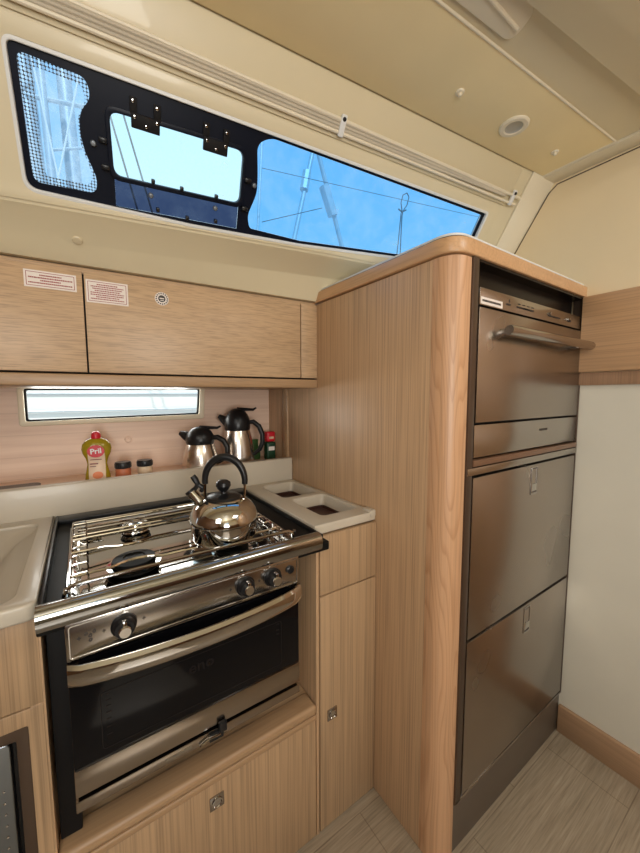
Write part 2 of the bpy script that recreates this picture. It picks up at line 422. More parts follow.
# cream border against the bulkhead: under the deck and down the sloping side
b = bm_()
box(b, 1.378, 1.443, -1.0, .70, 2.026, 2.04, .003)
sl = [cw(-.16, -(2.03-1.93)*.664-.003, 2.03), cw(.03, -(2.03-1.93)*.664-.003, 2.03)]
bb = bm_(); box(bb, -.115, .01, -.33, .125, *((0, .008) if SG > 0 else (-.008, 0)), bev=.003, M=WM)
merge(b, bb); struct('trim_4', b, M_cream)
# raised pad with a slot beside the vinyl panel
b = bm_(); plate(b, [roundpoly([(.50, .482), (.50, .40), (.785, .385), (.81, .455)], [0, 0, .03, .03])], 2.029, 2.036, .002)
struct('trim_5', b, M_cream)
b = bm_(); tube(b, [(.56, .428, 2.029), (.68, .429, 2.029), (.790, .4295, 2.029), (.797, .4295, 2.033)], [.003, .0045, .0045, .002], 10)
struct('trim_6', b, M_cream)
# bulkhead on the right (runs fore of the fridge), with wood band and base
b = bm_(); box(b, 1.443, 1.47, -1.0, 1.3, 0, 1.325); struct('wall_right', b, M_bulk)
b = bm_()
seam = [(1.3, 1.325), (-1.0, 1.325), (-1.0, 2.12), (.80, 2.08), (1.3, 1.5)]
prism(b, seam, 'x', 1.443, 1.47); struct('wall_right_upper', b, M_bulku)
b = bm_(); tube(b, [(1.4425, -1.0, 2.018), (1.4425, .36, 2.020), (1.4425, .615, 2.018), (1.4425, .642, 1.998), (1.4425, .756, 1.823), (1.4425, .94, 1.545)], .0019, 6); struct('trim_7', b, plain('brown_joint', srgb(84, 66, 50), .7))
b = bm_(); box(b, 1.425, 1.444, .191, .51, 1.347, 1.600, .002); struct('trim_8', b, M_oaky)
b = bm_(); box(b, 1.434, 1.444, .191, .51, 1.303, 1.345, .001); struct('trim_9', b, wood('oak_fluted', srgb(160, 126, 98), 'z', .2))
b = bm_(); box(b, 1.428, 1.444, .191, .51, 0, .105, .002); struct('baseboard_right', b, wood('oak_baseboard', srgb(168, 136, 106), 'y', .12))
# rest of the cabin, behind and beside the photographer
b = bm_(); plate(b, [[(-1.4, 0), (1.47, 0), (1.47, 2.14), (-1.4, 2.14)], rloop(-.57, .07, .72, 1.88, .04)], 0, .05, M=Matrix.Translation((0, -1.7, 0)) @ Matrix.Rotation(PI/2, 4, 'X')); struct('wall_behind', b, M_gel)
b = bm_(); box(b, -1.4, -.62, -1.7, -1.35, 0, 1.15); box(b, .12, 1.47, -1.7, -1.35, 0, 1.15); struct('wall_saloon_joinery', b, M_dwood)
b = bm_(); box(b, 1.425, 1.444, -1.7, .19, 0, 2.0, .001); struct('trim_10', b, M_oaky)
b = bm_(); box(b, -1.44, -1.4, -1.75, 1.6, 0, 2.14); struct('wall_left', b, M_dwood)

# hull lining behind the shelf with its portlight opening
b = bm_()
port = [(-.884, 1.178), (-.905, 1.300), (-.318, 1.300), (-.322, 1.180)]
hole = roundpoly([(-.905, 1.184), (-.905, 1.296), (-.330, 1.301), (-.338, 1.193)], .008)
BW = HM @ Matrix.Translation((0, .42, 0)) @ Matrix.Rotation(PI/2, 4, 'X')
plate(b, [[(-1.9, .80), (-1.9, 1.63), (.2, 1.63), (.2, .80)], hole], -.012, 0, M=BW)
struct('wall_hull', b, M_board, base=(0, 0, .986))

# ------------------------------------------------------------------ window_1: long coachroof window
W1 = thing('window_1', 'x', 'x', wp(-.9, 1.8)); del W1['label']; del W1['category']; W1['kind'] = 'structure'
fr_i = roundpoly([hz(-1.532, 1.905), hz(-1.538, 1.714), hz(-1.2, 1.712), hz(-.9, 1.720), hz(-.55, 1.741), hz(-.233, 1.771), hz(-.233, 1.905)], [.012, .022, 0, 0, 0, .02, .006])
fr_o = roundpoly([hz(-1.539, 1.911), hz(-1.546, 1.707), hz(-1.2, 1.706), hz(-.9, 1.714), hz(-.55, 1.735), hz(-.224, 1.766), hz(-.224, 1.912)], [.018, .028, 0, 0, 0, .03, .012])
b = bm_(); plate(b, [fr_o, fr_i], *zr(-.03, .003), bev=.0015, M=WM); sub('window_frame', b, M_white, W1)
paneL = roundpoly([hz(-1.521, 1.896), hz(-1.527, 1.724), hz(-1.413, 1.728), hz(-1.408, 1.752), hz(-1.432, 1.800), hz(-1.432, 1.842), hz(-1.408, 1.868), hz(-1.414, 1.892)], [.014, .018, .02, .02, .05, .05, .02, .02])
paneR = roundpoly([hz(-1.054, 1.728), hz(-.9, 1.7255), hz(-.548, 1.7465), hz(-.243, 1.776), hz(-.243, 1.899), hz(-1.03, 1.901), hz(-1.062, 1.884), hz(-1.05, 1.83), hz(-1.046, 1.80), hz(-1.064, 1.752)], [.01, 0, 0, .02, .006, .02, .02, .05, .05, .03])
hatch = roundpoly([hz(-1.377, 1.859), hz(-1.374, 1.766), hz(-1.090, 1.772), hz(-1.094, 1.864)], .018)
strip = [hz(-1.374, 1.7635), hz(-1.374, 1.714), hz(-1.088, 1.721), hz(-1.090, 1.7695)]
b = bm_(); plate(b, [fr_i, paneL, paneR, hatch, strip], *zr(-.012, -.006), M=WM); sub('black_mask', b, M_seal, W1)
def pane(name, loop, mat, z=-.014):
    b = bm_(); bb = bm_(); vs = [bb.verts.new(WM @ Vector((p[0], p[1], z*SG))) for p in loop]; bb.faces.new(vs); merge(b, bb)
    return sub(name, b, mat, W1, smooth=False)
pane('pane', paneL, M_tintL); pane('pane', paneR, M_tint); pane('pane', hatch, M_clear); pane('pane', strip, M_deep)
# dotted frit band inside the aft pane
cx = sum(p[0] for p in paneL)/len(paneL); cy = sum(p[1] for p in paneL)/len(paneL)
inner = [(cx+(p[0]-cx)*.74, cy+(p[1]-cy)*.86) for p in paneL]
b = bm_(); plate(b, [[(p[0], p[1]) for p in paneL], inner], -.0005, .0005)
fo = sub('dotted_band', b, M_frit, W1, smooth=False)
# keep the flat band in its own axes so that its dots lie in the plane of the pane
fo.data.transform(Matrix.Translation(BASE[W1.name])); fo.matrix_local = Matrix.Translation(-BASE[W1.name]) @ WM @ Matrix.Translation((0, 0, -.0105*SG))
# opening hatch leaf: rim, hinges, latches, stays
def WB(b, h0, h1, z0, z1, n0, n1, bev=.001):
    t0, t1 = (z0-1.93)/.833, (z1-1.93)/.833; a, c = zr(n0, n1); return box(b, h0, h1, t0, t1, a, c, bev, M=WM)
rim_o = roundpoly([hz(-1.392, 1.872), hz(-1.388, 1.712), hz(-1.076, 1.718), hz(-1.080, 1.877)], .022)
b = bm_(); plate(b, [roundpoly([hz(-1.386, 1.867), hz(-1.383, 1.758), hz(-1.081, 1.764), hz(-1.085, 1.872)], .022), hatch], *zr(-.006, .003), bev=.001, M=WM)
sub('hatch_rim', b, M_seal, W1)
for h in (-1.308, -1.160):
    b = bm_(); WB(b, h-.029, h+.027, 1.846, 1.868, -.004, .006, .002)
    hg = sub('hinge', b, M_blackm, W1)
    b = bm_()
    for dz in (0, 0): pass
    for dh, z in ((-.025, 1.883), (.021, 1.883), (-.022, 1.862), (.021, 1.862), (0, 1.853)):
        lathe(b, [(0, .004), (.0028, .0035), (.0036, 0), (.0036, -.006)], (0, 0, 0), 12, M=Matrix.Translation(wp(h+dh, z, .006)) @ (WM.to_3x3().to_4x4() @ Matrix.Rotation(0 if SG > 0 else PI, 4, 'X')))
    sub('hinge_screw', b, M_chrome, hg)
    b = bm_(); WB(b, h-.031, h-.017, 1.866, 1.889, -.004, .004); WB(b, h+.015, h+.029, 1.866, 1.889, -.004, .004); sub('hinge_arm', b, M_blackm, hg)
for h, z in ((-1.392, 1.815), (-1.390, 1.775), (-1.076, 1.818), (-1.076, 1.765), (-1.295, 1.772), (-1.232, 1.772), (-1.150, 1.774), (-1.285, 1.725), (-1.217, 1.722), (-1.147, 1.728)):
    b = bm_(); WB(b, h-.008 if abs(h+1.23) > .1 and h < -1.38 or h > -1.08 else h-.004, h+.008 if abs(h+1.23) > .1 and h < -1.38 or h > -1.08 else h+.004, z-.004, z+.004, -.006, .008, .002)
    sub('stop', b, M_black, W1)
for h, z in ((-1.410, 1.806), (-1.058, 1.812), (-1.300, 1.747), (-1.150, 1.752)):
    b = bm_(); lathe(b, [(0, .004), (.0045, .003), (.006, 0), (.006, -.004)], (0, 0, 0), 16, M=Matrix.Translation(wp(h, z, .001)) @ WM.to_3x3().to_4x4() @ Matrix.Rotation(0 if SG > 0 else PI, 4, 'X'))
    sub('bolt', b, plain('grey_bolt', srgb(120, 125, 130), .4, metal=.5), W1)

# curtain rail over the window
cr = thing('curtain_rail', 'slim cream curtain rail with folded grey blind running above the long window', 'curtain rail', wp(-.8, 1.955, .006))
b = bm_(); tube(b, [wp(-2.5, 1.951, .012), wp(-.135, 1.948, .012)], .0045, 8); sub('rail', b, M_cream, cr)
b = bm_(); tube(b, [wp(-2.5, 1.975, .012), wp(-.86, 1.970, .012), wp(-.20, 1.967, .012), wp(-.125, 1.966, .012)], .0048, 8); sub('rail', b, M_cream, cr)
b = bm_()
prof = []
for h in (-2.5, -1.9, -1.4, -.95, -.6, -.2):
    wd = .007 if h < -.3 else .004
    prof.append((h, wd))
for dz in (-.006, 0, .006):
    tube(b, [wp(h, 1.961+dz*(1 if h < -.3 else .3), .009+wd*.4) for h, wd in prof], .0042, 8)
sub('folded_blind', b, plain('grey_blind_cloth', srgb(196, 186, 166), .8, var=.05), cr)
for h in (-.859, -.165):
    b = bm_(); WB(b, h-.008, h+.008, 1.942, 1.980, .010, .019, .003); k = sub('bracket', b, M_white, cr)
    b = bm_(); lathe(b, [(0, .004), (.004, .003), (.005, 0), (.005, -.004)], (0, 0, 0), 14, M=Matrix.Translation(wp(h, 1.972, .019)) @ WM.to_3x3().to_4x4() @ Matrix.Rotation(0 if SG > 0 else PI, 4, 'X')); sub('screw', b, M_black, k)

# ------------------------------------------------------------------ window_2: portlight
W2 = thing('window_2', 'x', 'x', HM @ Vector((-.6, .42, 1.24))); del W2['label']; del W2['category']; W2['kind'] = 'structure'
po = roundpoly([(-.922, 1.168), (-.922, 1.308), (-.310, 1.316), (-.318, 1.174)], .012)
b = bm_(); plate(b, [po, hole], -.002, .016, .004, M=BW); sub('window_frame', b, M_cream, W2)
pi_ = roundpoly([(-.899, 1.190), (-.899, 1.290), (-.336, 1.295), (-.344, 1.199)], .006)
b = bm_(); plate(b, [hole, pi_], -.008, .004, .001, M=BW); sub('gasket', b, M_blackm, W2)
b = bm_(); bb = bm_(); bb.faces.new([bb.verts.new(BW @ Vector((p[0], p[1], -.004))) for p in pi_]); merge(b, bb); sub('pane', b, M_port, W2, smooth=False)

# ================================================================== UPPER CABINET
uc = thing('wall_cabinet', 'long oak wall cabinet with two flap doors under the cream cabin side', 'cabinet', HM @ Vector((-.4, .15, 1.297)))
b = bm_(); box(b, -1.7, 0, .018, .40, 1.331, 1.603, M=HM); sub('body', b, M_dark, uc)
b = bm_(); box(b, -1.7, 0, -.004, .415, 1.297, 1.328, .005, M=HM); sub('bottom_rail', b, M_rail, uc)
b = bm_(); box(b, -1.7, 0, .012, .05, 1.588, 1.604, .001, M=HM); sub('top_rail', b, M_oakx, uc)
dL = None
for i, (s0, s1) in enumerate(((-1.45, -.7055), (-.7015, -.0695), (-.0655, -.001))):
    b = bm_(); box(b, s0, s1, 0, .018, 1.333, 1.592, .0012, M=HM)
    d = sub('flap_door' if i < 2 else 'end_panel', b, M_oakx, uc)
    if i == 0: dL = d
    if i == 1: dR = d
def hp(s, z, dd=-.0008): return HM @ Vector((s, dd, z))
HF = HM @ Matrix.Translation((0, 0, 0)) @ Matrix.Rotation(PI/2, 4, 'X')   # local xy = s,z ; local z = inboard
def sticker(parent, s0, s1, z0, z1, rows, label, tilt=0):
    Mx = HF @ Matrix.Translation(((s0+s1)/2, (z0+z1)/2, 0)) @ Matrix.Rotation(tilt, 4, 'Z')
    w2, h2 = (s1-s0)/2, (z1-z0)/2
    b = bm_(); box(b, -w2, w2, -h2, h2, 0, .0008, M=Mx); st = sub('warning_sticker', b, M_paper, parent, label)
    b = bm_(); q = .004
    plate(b, [rloop(-w2+q, w2-q, -h2+q, h2-q), rloop(-w2+q+.0012, w2-q-.0012, -h2+q+.0012, h2-q-.0012)], .0006, .0011, M=Mx)
    n = len(rows); rnd = random.Random(len(rows)*7)
    for i, (wd, hh) in enumerate(rows):
        y = h2-q-.004-(2*h2-2*q-.008)*(i+.5)/n
        x = -w2*wd
        while x < w2*wd:
            l = rnd.uniform(.0018, .0042); l = min(l, w2*wd-x)
            if l > .0008: box(b, x, x+l, y-hh/2, y+hh/2, .0006, .0011, M=Mx)
            x += l+.0008
    sub('print', b, M_redink, st)
sticker(dL, -.823, -.718, 1.536, 1.577, [(.42, .0032), (.84, .0032), (.4, .0032), (.84, .0030)], 'left white warning sticker printed in red', 0)
sticker(dR, -.698, -.602, 1.515, 1.573, [(.5, .0026), (.78, .0026), (.7, .0026), (.6, .0026), (.8, .0026), (.8, .0026), (.55, .0026), (.8, .0026)], 'right white warning sticker printed in red')
Mx = HF @ Matrix.Translation((-.517, 1.547, 0))
b = bm_(); lathe(b, [(0, .0010), (.0180, .0010), (.0185, 0)], (0, 0, 0), 32, M=Mx); em = sub('round_sticker', b, M_paper, dR, 'small round white sticker with dark centre')
b = bm_()
for i in range(16):
    a = 2*PI*i/16+.1; box(b, -.0016, .0016, .0128, .0165, .0009, .0014, M=Mx @ Matrix.Rotation(a, 4, 'Z'))
lathe(b, [(0, .0014), (.0096, .0014), (.0096, .0009)], (0, 0, 0), 28, M=Mx)
sub('print', b, M_ink, em)
b = bm_(); box(b, -.006, .006, -.001, .002, .0012, .0018, M=Mx); sub('white_mark', b, M_paper, em)
b = bm_(); box(b, -.004, .005, -.006, -.004, .0012, .0018, M=Mx); sub('white_mark', b, M_paper, em)

# ================================================================== TALL UNIT
tu = thing('tall_cabinet', 'tall oak cabinet housing the built-in oven and steel fridge drawers', 'cabinet', (1.08, .9, 0))
b = bm_(); box(b, .722, .742, .5745, 1.302, 0, 1.597, .0006); sub('side_panel', b, M_side, tu)
b = bm_(); box(b, .716, .745, 1.302, 1.345, .99, 1.30, .003); sub('edge_strip', b, M_rail, tu)
b = bm_(); box(b, .728, .745, 1.345, 1.52, .985, 1.30); sub('inner_panel', b, M_side, tu)
b = bm_(); arc = [(.772-.05*math.cos(a), .563-.05*math.sin(a)) for a in [PI/2*i/10 for i in range(11)]]
prism(b, arc+[(.787, .513), (.787, .5740), (.722, .5740)], 'z', 0, 1.597); sub('corner_post', b, M_post, tu)
b = bm_()
cap = roundpoly([(.714, 1.13), (.714, .505), (1.443, .505), (1.443, 1.02)], [0, .065, 0, 0], 10)
plate(b, [cap], 1.6005, 1.637, .004); sub('top', b, wood('solid_oak_cap', srgb(206, 164, 122), 'y', .10, .3, 150, .3), tu)
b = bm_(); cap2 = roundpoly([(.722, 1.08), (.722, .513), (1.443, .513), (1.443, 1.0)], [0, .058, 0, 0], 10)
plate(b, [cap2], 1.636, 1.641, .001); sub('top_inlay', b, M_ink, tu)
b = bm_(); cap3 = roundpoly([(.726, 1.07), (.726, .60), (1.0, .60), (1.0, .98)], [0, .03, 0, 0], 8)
plate(b, [roundpoly([(.724, 1.075), (.724, .515), (1.443, .515), (1.443, 1.0)], [0, .056, 0, 0], 10)], 1.641, 1.648, .003); sub('white_glint_slab', b, M_white, tu)  # white slab added to stand in for the glint along the cap edge
b = bm_()   # metal frame round the appliances
box(b, .787, .812, .508, .54, .151, 1.599, .001); sub('steel_stile', b, M_bronze, tu)
b = bm_(); box(b, 1.453, 1.4431, .508, .54, .15, 1.597); box(b, 1.436, 1.443, .508, .54, .15, 1.597, .0005); sub('steel_stile', b, M_bronze, tu)
b = bm_(); box(b, .788, 1.443, .514, .54, 0, .150, .001); tk = sub('toe_kick', b, M_toe, tu)
b = bm_(); box(b, .788, 1.443, .508, .53, .150, .157, .001); sub('trim_strip', b, M_steelx, tk)
b = bm_(); box(b, .76, 1.443, .56, 1.28, .02, 1.59); sub('carcass', b, M_dark, tu)
b = bm_(); box(b, .812, 1.436, .545, .56, 1.53, 1.597); box(b, .8125, 1.4355, .512, .560, 1.5935, 1.5998); sub('top_recess_panel', b, plain('near_black_panel', srgb(26, 21, 18), .25, spec=.2, var=.1), tu)  # near-black recess back; added black soffit paints the shade under the cap

# built-in oven
ov = thing('built_in_oven', 'brushed steel built-in oven with bar handle above the fridge drawers', 'oven', (1.13, .53, 1.083))
b = bm_(); box(b, .8125, 1.4355, .5355, .556, 1.10, 1.538); sub('housing', b, M_dark, ov)
b = bm_(); box(b, .822, 1.438, .511, .535, 1.493, 1.535, .0015); cp = sub('control_panel', b, M_steelx, ov)
b = bm_(); box(b, .826, .925, .5100, .5115, 1.4955, 1.5125); lb = sub('label_strip', b, M_paper, cp, 'white label strip at the left end of the panel')
b = bm_(); rnd = random.Random(3); x = .832
while x < .915:
    l = rnd.uniform(.002, .006); box(b, x, min(x+l, .918), .5094, .5101, 1.5015, 1.5065); x += l+.0015
cp2 = sub('control_print', b, M_ink, cp)
for x, w2 in ((.955, .010), (1.03, .03), (1.06, .03), (1.20, .012), (1.24, .022), (1.335, .006)):
    b = bm_(); box(b, x-w2, x+w2, .5085, .5115, 1.508, 1.512, .001); sub('control_button', b, M_ink, cp)
for x in (1.192, 1.330):
    b = bm_(); lathe(b, [(0, .006), (.004, .005), (.005, 0)], (x, .511, 1.516), 14, M=Matrix.Rotation(PI/2, 4, 'X')); sub('control_knob', b, M_chrome, cp)
b = bm_(); box(b, .958, .96, .5095, .5115, 1.516, 1.524); sub('control_mark', b, M_ink, cp)
for x in (1.005, 1.03, 1.055, 1.08):
    b = bm_(); box(b, x, x+.012, .5095, .5113, 1.518, 1.5195); sub('control_mark', b, M_ink, cp)
b = bm_(); box(b, .820, 1.438, .509, .535, 1.200, 1.487, .0015); dr = sub('oven_door', b, M_fridge, ov)
hz_ = 1.434
b = bm_(); tube(b, [(.902, .478, hz_), (.910, .478, hz_), (1.44, .478, hz_), (1.448, .478, hz_)], [.012, .0135, .0135, .012], 18); hd = sub('handle', b, M_steelx, dr)
for x in (.930, 1.40):
    b = bm_(); box(b, x-.016, x+.016, .476, .512, hz_-.008, hz_+.008, .002); sub('handle_mount', b, M_steelx, hd)
b = bm_(); box(b, .818, 1.438, .510, .535, 1.110, 1.194, .0015); lp = sub('lower_panel', b, M_steelx, ov)
b = bm_(); box(b, 1.165, 1.215, .509, .511, 1.160, 1.167); sub('badge', b, M_ink, lp)
b = bm_(); box(b, .812, 1.438, .505, .54, 1.088, 1.104, .001); sub('spacer', b, plain('reddish_brown_spacer', srgb(112, 82, 62), .35), ov)

# fridge: two drawers
fg = thing('drawer_fridge', 'steel two-drawer fridge at the foot of the tall cabinet', 'fridge', (1.12, .53, .157))
b = bm_(); box(b, .812, 1.436, .527, .555, .158, 1.085); sub('cavity', b, M_dark, fg)
b = bm_(); box(b, .789, 1.441, .506, .530, 1.066, 1.085, .001); sub('top_trim', b, M_steelx, fg)
for z0, z1 in ((.618, 1.058), (.163, .608)):
    b = bm_(); box(b, .818, 1.432, .508, .530, z0, z1, .0015); dd = sub('drawer_front', b, M_fridge, fg)
    lx = 1.140
    b = bm_(); plate(b, [rloop(-.019, .019, -.043, .043, .003), rloop(-.0165, .0165, -.0405, .0405, .002)], 0, .0025, .0005, M=Matrix.Translation((lx, .508, z1-.050)) @ Matrix.Rotation(PI/2, 4, 'X'))
    lt = sub('latch_frame', b, M_chrome, dd)
    b = bm_(); box(b, lx-.016, lx+.016, .5055, .509, z1-.090, z1-.060, .001); sub('latch_button', b, M_chrome, lt)
    b = bm_(); box(b, lx-.014, lx+.014, .5065, .509, z1-.014, z1-.010); sub('latch_slot', b, M_ink, lt); b = bm_(); box(b, lx-.014, lx+.014, .5045, .507, z1-.087, z1-.083); sub('latch_slot', b, M_ink, lt)

# ================================================================== LOWER CABINETS
Y0 = .756
def latch(parent, x, z, size=.017):
    b = bm_(); box(b, x-size, x+size, Y0-.004, Y0, z-size, z+size, .0015); l = sub('latch_plate', b, M_steelx, parent, 'square steel push latch')
    b = bm_(); lathe(b, [(.0125, 0), (.0125, .003), (.0105, .0035), (.009, .001), (0, .001)], (x, Y0-.004, z), 24, M=Matrix.Rotation(PI/2, 4, 'X')); sub('push_knob', b, M_chrome, l)
# narrow cabinet between stove and tall unit
nc = thing('narrow_base_cabinet', 'narrow oak base cabinet with drawer and door between stove and tall cabinet', 'cabinet', (.61, 1.0, 0))
b = bm_(); box(b, .5095, .718, .777, 1.26, 0, .862); sub('body', b, M_dark, nc)  # coloured near-black so the gap between drawer and door reads as shade
b = bm_(); box(b, .500, .5090, Y0+.001, 1.26, 0, .892, .001); sub('side_panel', b, M_side, nc)
b = bm_(); box(b, .5120, .7180, Y0, .776, .7230, .890, .0012); sub('drawer_front', b, M_lowr, nc)
b = bm_(); box(b, .5120, .7180, Y0, .776, .004, .7185, .0012); d = sub('door', b, M_lowr, nc); latch(d, .552, .357)
# stove locker
lk = thing('stove_locker', 'low oak locker with flap door below the stove', 'cabinet', (.21, 1.0, 0))
b = bm_(); box(b, -.076, .497, .80, 1.26, .384, .410); box(b, -.0755, .497, .80, 1.26, 0, .384); box(b, -.0755, .497, 1.22, 1.26, .412, .88); sub('body', b, M_oakx, lk)
b = bm_(); box(b, -.0755, .4965, .7765, .799, .003, .400); sub('gap_shade', b, M_dark, lk)  # near-black backing added; the shade of the flap door gaps as colour
b = bm_(); box(b, -.080, .497, .748, .81, .388, .416, .010, 4); sub('ledge_moulding', b, M_rail, lk)
b = bm_(); box(b, -.080, .497, .751, .776, .369, .385, .003, 3); sub('front_rail', b, M_rail, lk)
b = bm_(); box(b, -.070, .4965, Y0, .776, .004, .3655, .002); d = sub('flap_door', b, M_lowr, lk); latch(d, .216, .318)
# sink cabinet on the left
skc = thing('sink_base_cabinet', 'oak base cabinet under the sink holding the microwave', 'cabinet', (-.4, 1.0, 0))
b = bm_(); box(b, -.102, -.080, .757, 1.26, 0, .888, .001); box(b, -1.2, -.08, 1.24, 1.26, 0, .88); box(b, -1.2, -.102, .79, 1.24, .700, .715); sub('body', b, M_side, skc)
b = bm_(); box(b, -.72, -.103, .777, .789, .715, .742); sub('gap_shade', b, M_dark, skc)  # near-black strip standing in for the shade in the drawer gap
b = bm_(); box(b, -.72, -.0835, Y0, .776, .7285, .888, .0008); sub('drawer_front', b, M_lowr, skc)
b = bm_(); plate(b, [rloop(-.72, -.0835, .004, .7255, .001), rloop(-.62, -.1065, .36, .695, .004)], -.020, 0, .0012, M=Matrix.Translation((0, Y0, 0)) @ Matrix.Rotation(PI/2, 4, 'X'))
sub('front_panel', b, M_lowr, skc)
b = bm_(); plate(b, [rloop(-.625, -.1045, .355, .6965, .003), rloop(-.600, -.1245, .38, .672, .003)], -.045, -.004, .0012, M=Matrix.Translation((0, Y0, 0)) @ Matrix.Rotation(PI/2, 4, 'X'))
sub('recess_frame', b, M_bronze, skc)
mw = thing('microwave', 'grey steel microwave with small round buttons set in the left cabinet', 'microwave', (-.36, .9, .385))
b = bm_(); box(b, -.598, -.126, .792, 1.15, .383, .670, .003); sub('body', b, M_black, mw)
b = bm_(); plate(b, [rloop(-.59, -.1345, .39, .662, .010)], 0, .018, .003, M=Matrix.Translation((0, .793, 0)) @ Matrix.Rotation(PI/2, 4, 'X')); dd = sub('front', b, M_mwave, mw)
for i in range(6):
    for x in (-.148, -.170):
        b = bm_(); lathe(b, [(0, .001), (.0018, .0008), (.0022, 0)], (x, .775, .575-i*.022), 12, M=Matrix.Rotation(PI/2, 4, 'X')); sub('button', b, M_chrome, dd)

# ================================================================== WORKTOP
wt = thing('worktop', 'cream moulded worktop with sink, tall splash lip and shelf behind the stove', 'worktop', (.2, 1.1, .89))
b = bm_()
sinkh = rloop(-.62, -.116, .768, 1.225, .03, 8)
plate(b, [rloop(-1.2, -.081, .742, 1.275, .004, rs=(.002, .002, .002, .018)), sinkh], .889, .920, .005); sub('sink_surround', b, M_work, wt)
b = bm_(); rows = []
for ins, z in ((-.003, .915), (.003, .911), (.012, .904), (.040, .893), (.062, .870), (.080, .82), (.10, .785), (.13, .775), (.17, .773)):
    lp = rloop(-.62+ins, -.116-ins, .768+ins, 1.225-ins, max(.02, .03+ins*.3), 8); rows.append([(p[0], p[1], z) for p in lp+[lp[0]]])
sheet(b, rows)
box(b, -.45, -.286, .93, 1.06, .765, .7735); sub('sink_basin', b, M_work, wt)
b = bm_(); box(b, -1.2, .7215, 1.268, 1.298, .880, 1.011, .005, 3); sub('splash_lip', b, M_work, wt)
b = bm_(); box(b, -1.2, .7215, 1.30, 1.54, .962, .984, .002); sub('shelf', b, M_board, wt)
b = bm_()
h1 = rloop(.560, .700, 1.045, 1.230, .018); h2 = rloop(.566, .700, .822, 1.012, .018)
plate(b, [rloop(.5015, .7215, .764, 1.27, .003), h1, h2], .893, .920, .004)
box(b, .700, .7215, .762, .80, .905, .926, .003)
for (x0, x1, y0, y1) in ((.560, .700, 1.045, 1.230), (.566, .700, .822, 1.012)):
    rows = []
    for ins, z in ((-.002, .917), (.002, .915), (.005, .904), (.009, .893), (.010, .885)):
        lp = rloop(x0+ins, x1-ins, y0+ins, y1-ins, .016); rows.append([(p[0], p[1], z) for p in lp+[lp[0]]])
    sheet(b, rows)
sub('bin_slab', b, M_work, wt)
for (x0, x1, y0, y1) in ((.569, .691, 1.054, 1.221), (.575, .691, .831, 1.003)):
    b = bm_(); rows = [[(p[0], p[1], z) for p in (lambda l: l+[l[0]])(rloop(x0, x1, y0, y1, .012))] for z in (.893, .874)]
    sheet(b, rows); plate(b, [rloop(x0, x1, y0, y1, .012)], .868, .874); sub('bin_liner', b, plain('dark_brown_bin', srgb(72, 44, 36), .5), wt)

# ================================================================== STOVE
sv = thing('gas_stove', 'stainless steel gimballed gas stove with black glass oven door', 'stove', (.18, .95, .55))
b = bm_()   # body behind the door
box(b, -.040, .404, .715, 1.15, .55, .870, .002); sub('body', b, M_blackm, sv)
b = bm_(); box(b, -.075, -.0405, .775, 1.15, .422, .868, .002); sub('side_infill', b, M_blackm, sv)  # black box added to close the view past the stove's left side
# black surround of the hob
b = bm_()
plate(b, [rloop(-.0795, .498, .692, 1.262, .004), rloop(-.036, .428, .722, 1.165, .01)], .884, .906, .003); sub('hob_surround', b, M_iron, sv)
b = bm_(); box(b, -.079, .4975, 1.215, 1.266, .905, .918, .003); box(b, -.0785, -.072, .70, 1.26, .904, .921, .002); box(b, .4915, .4985, .72, 1.26, .904, .914, .002); sub('surround_edge', b, M_black, sv)
b = bm_()   # steel tray: sloping rim down to a flat pan
rows = []
for ins, z in ((-.009, .905), (-.006, .908), (.004, .909), (.010, .907), (.014, .886), (.022, .882), (.10, .882)):
    lp = rloop(-.036+ins, .428-ins, .722+ins*.6, 1.165-ins, .012); rows.append([(p[0], p[1], z) for p in lp+[lp[0]]])
sheet(b, rows); box(b, .05, .34, .77, 1.08, .878, .8821); tray = sub('hob_tray', b, M_mirror, sv)
# burners
for i, (x, y, r) in enumerate(((.080, .862, .050), (.285, .800, .044), (.110, 1.105, .036), (.325, 1.055, .030))):
    b = bm_(); lathe(b, [(0, .003), (r*.95, .003), (r*1.02, .007), (r*.98, .010), (r*.8, .011), (r*.8, .018), (0, .018)], (x, y, .882), 40); bu = sub('burner', b, M_iron if i != 2 else M_chrome, sv)
    b = bm_(); lathe(b, [(r*.86, .018), (r*.90, .021), (r*.86, .027), (r*.45, .030), (r*.40, .028), (0, .028)], (x, y, .882), 40); sub('burner_cap', b, M_iron if i != 2 else M_chrome, bu)
    b = bm_(); lathe(b, [(r*.80, .0145), (r*1.08, .0150), (r*1.10, .0165), (r*.80, .0175)], (x, y, .882), 40); sub('flame_ring', b, M_chrome, bu)
# pan supports: polished wires
gz = .925
def bar(pts, r=.003): 
    b = bm_(); tube(b, pts, r, 8); return sub('pan_support_bar', b, M_chrome, sv)
for y in (.800, .925):
    bar([(-.036, y, gz), (.03, y, gz), (.055, y+(.014 if y < .86 else -.014), gz), (.08, y+(.018 if y < .86 else -.018), gz), (.105, y+(.014 if y < .86 else -.014), gz), (.13, y, gz), (.225, y, gz), (.408, y, gz)])
for y in (1.01, 1.035, 1.13): bar([(-.036, y, gz), (.408, y, gz)], .0028)
for x in (): bar([(x, .745, gz-.003), (x, 1.14, gz-.003)], .0026)
# fiddle rail at the front with end posts
b = bm_(); tube(b, [(-.041, .725, .888), (-.042, .724, .925), (-.039, .722, .938), (-.029, .7205, .944), (-.01, .720, .945), (.38, .7205, .945), (.398, .7215, .944), (.408, .722, .938), (.411, .724, .925), (.411, .725, .888)], .0036, 10); sub('front_fiddle_rail', b, M_chrome, sv)
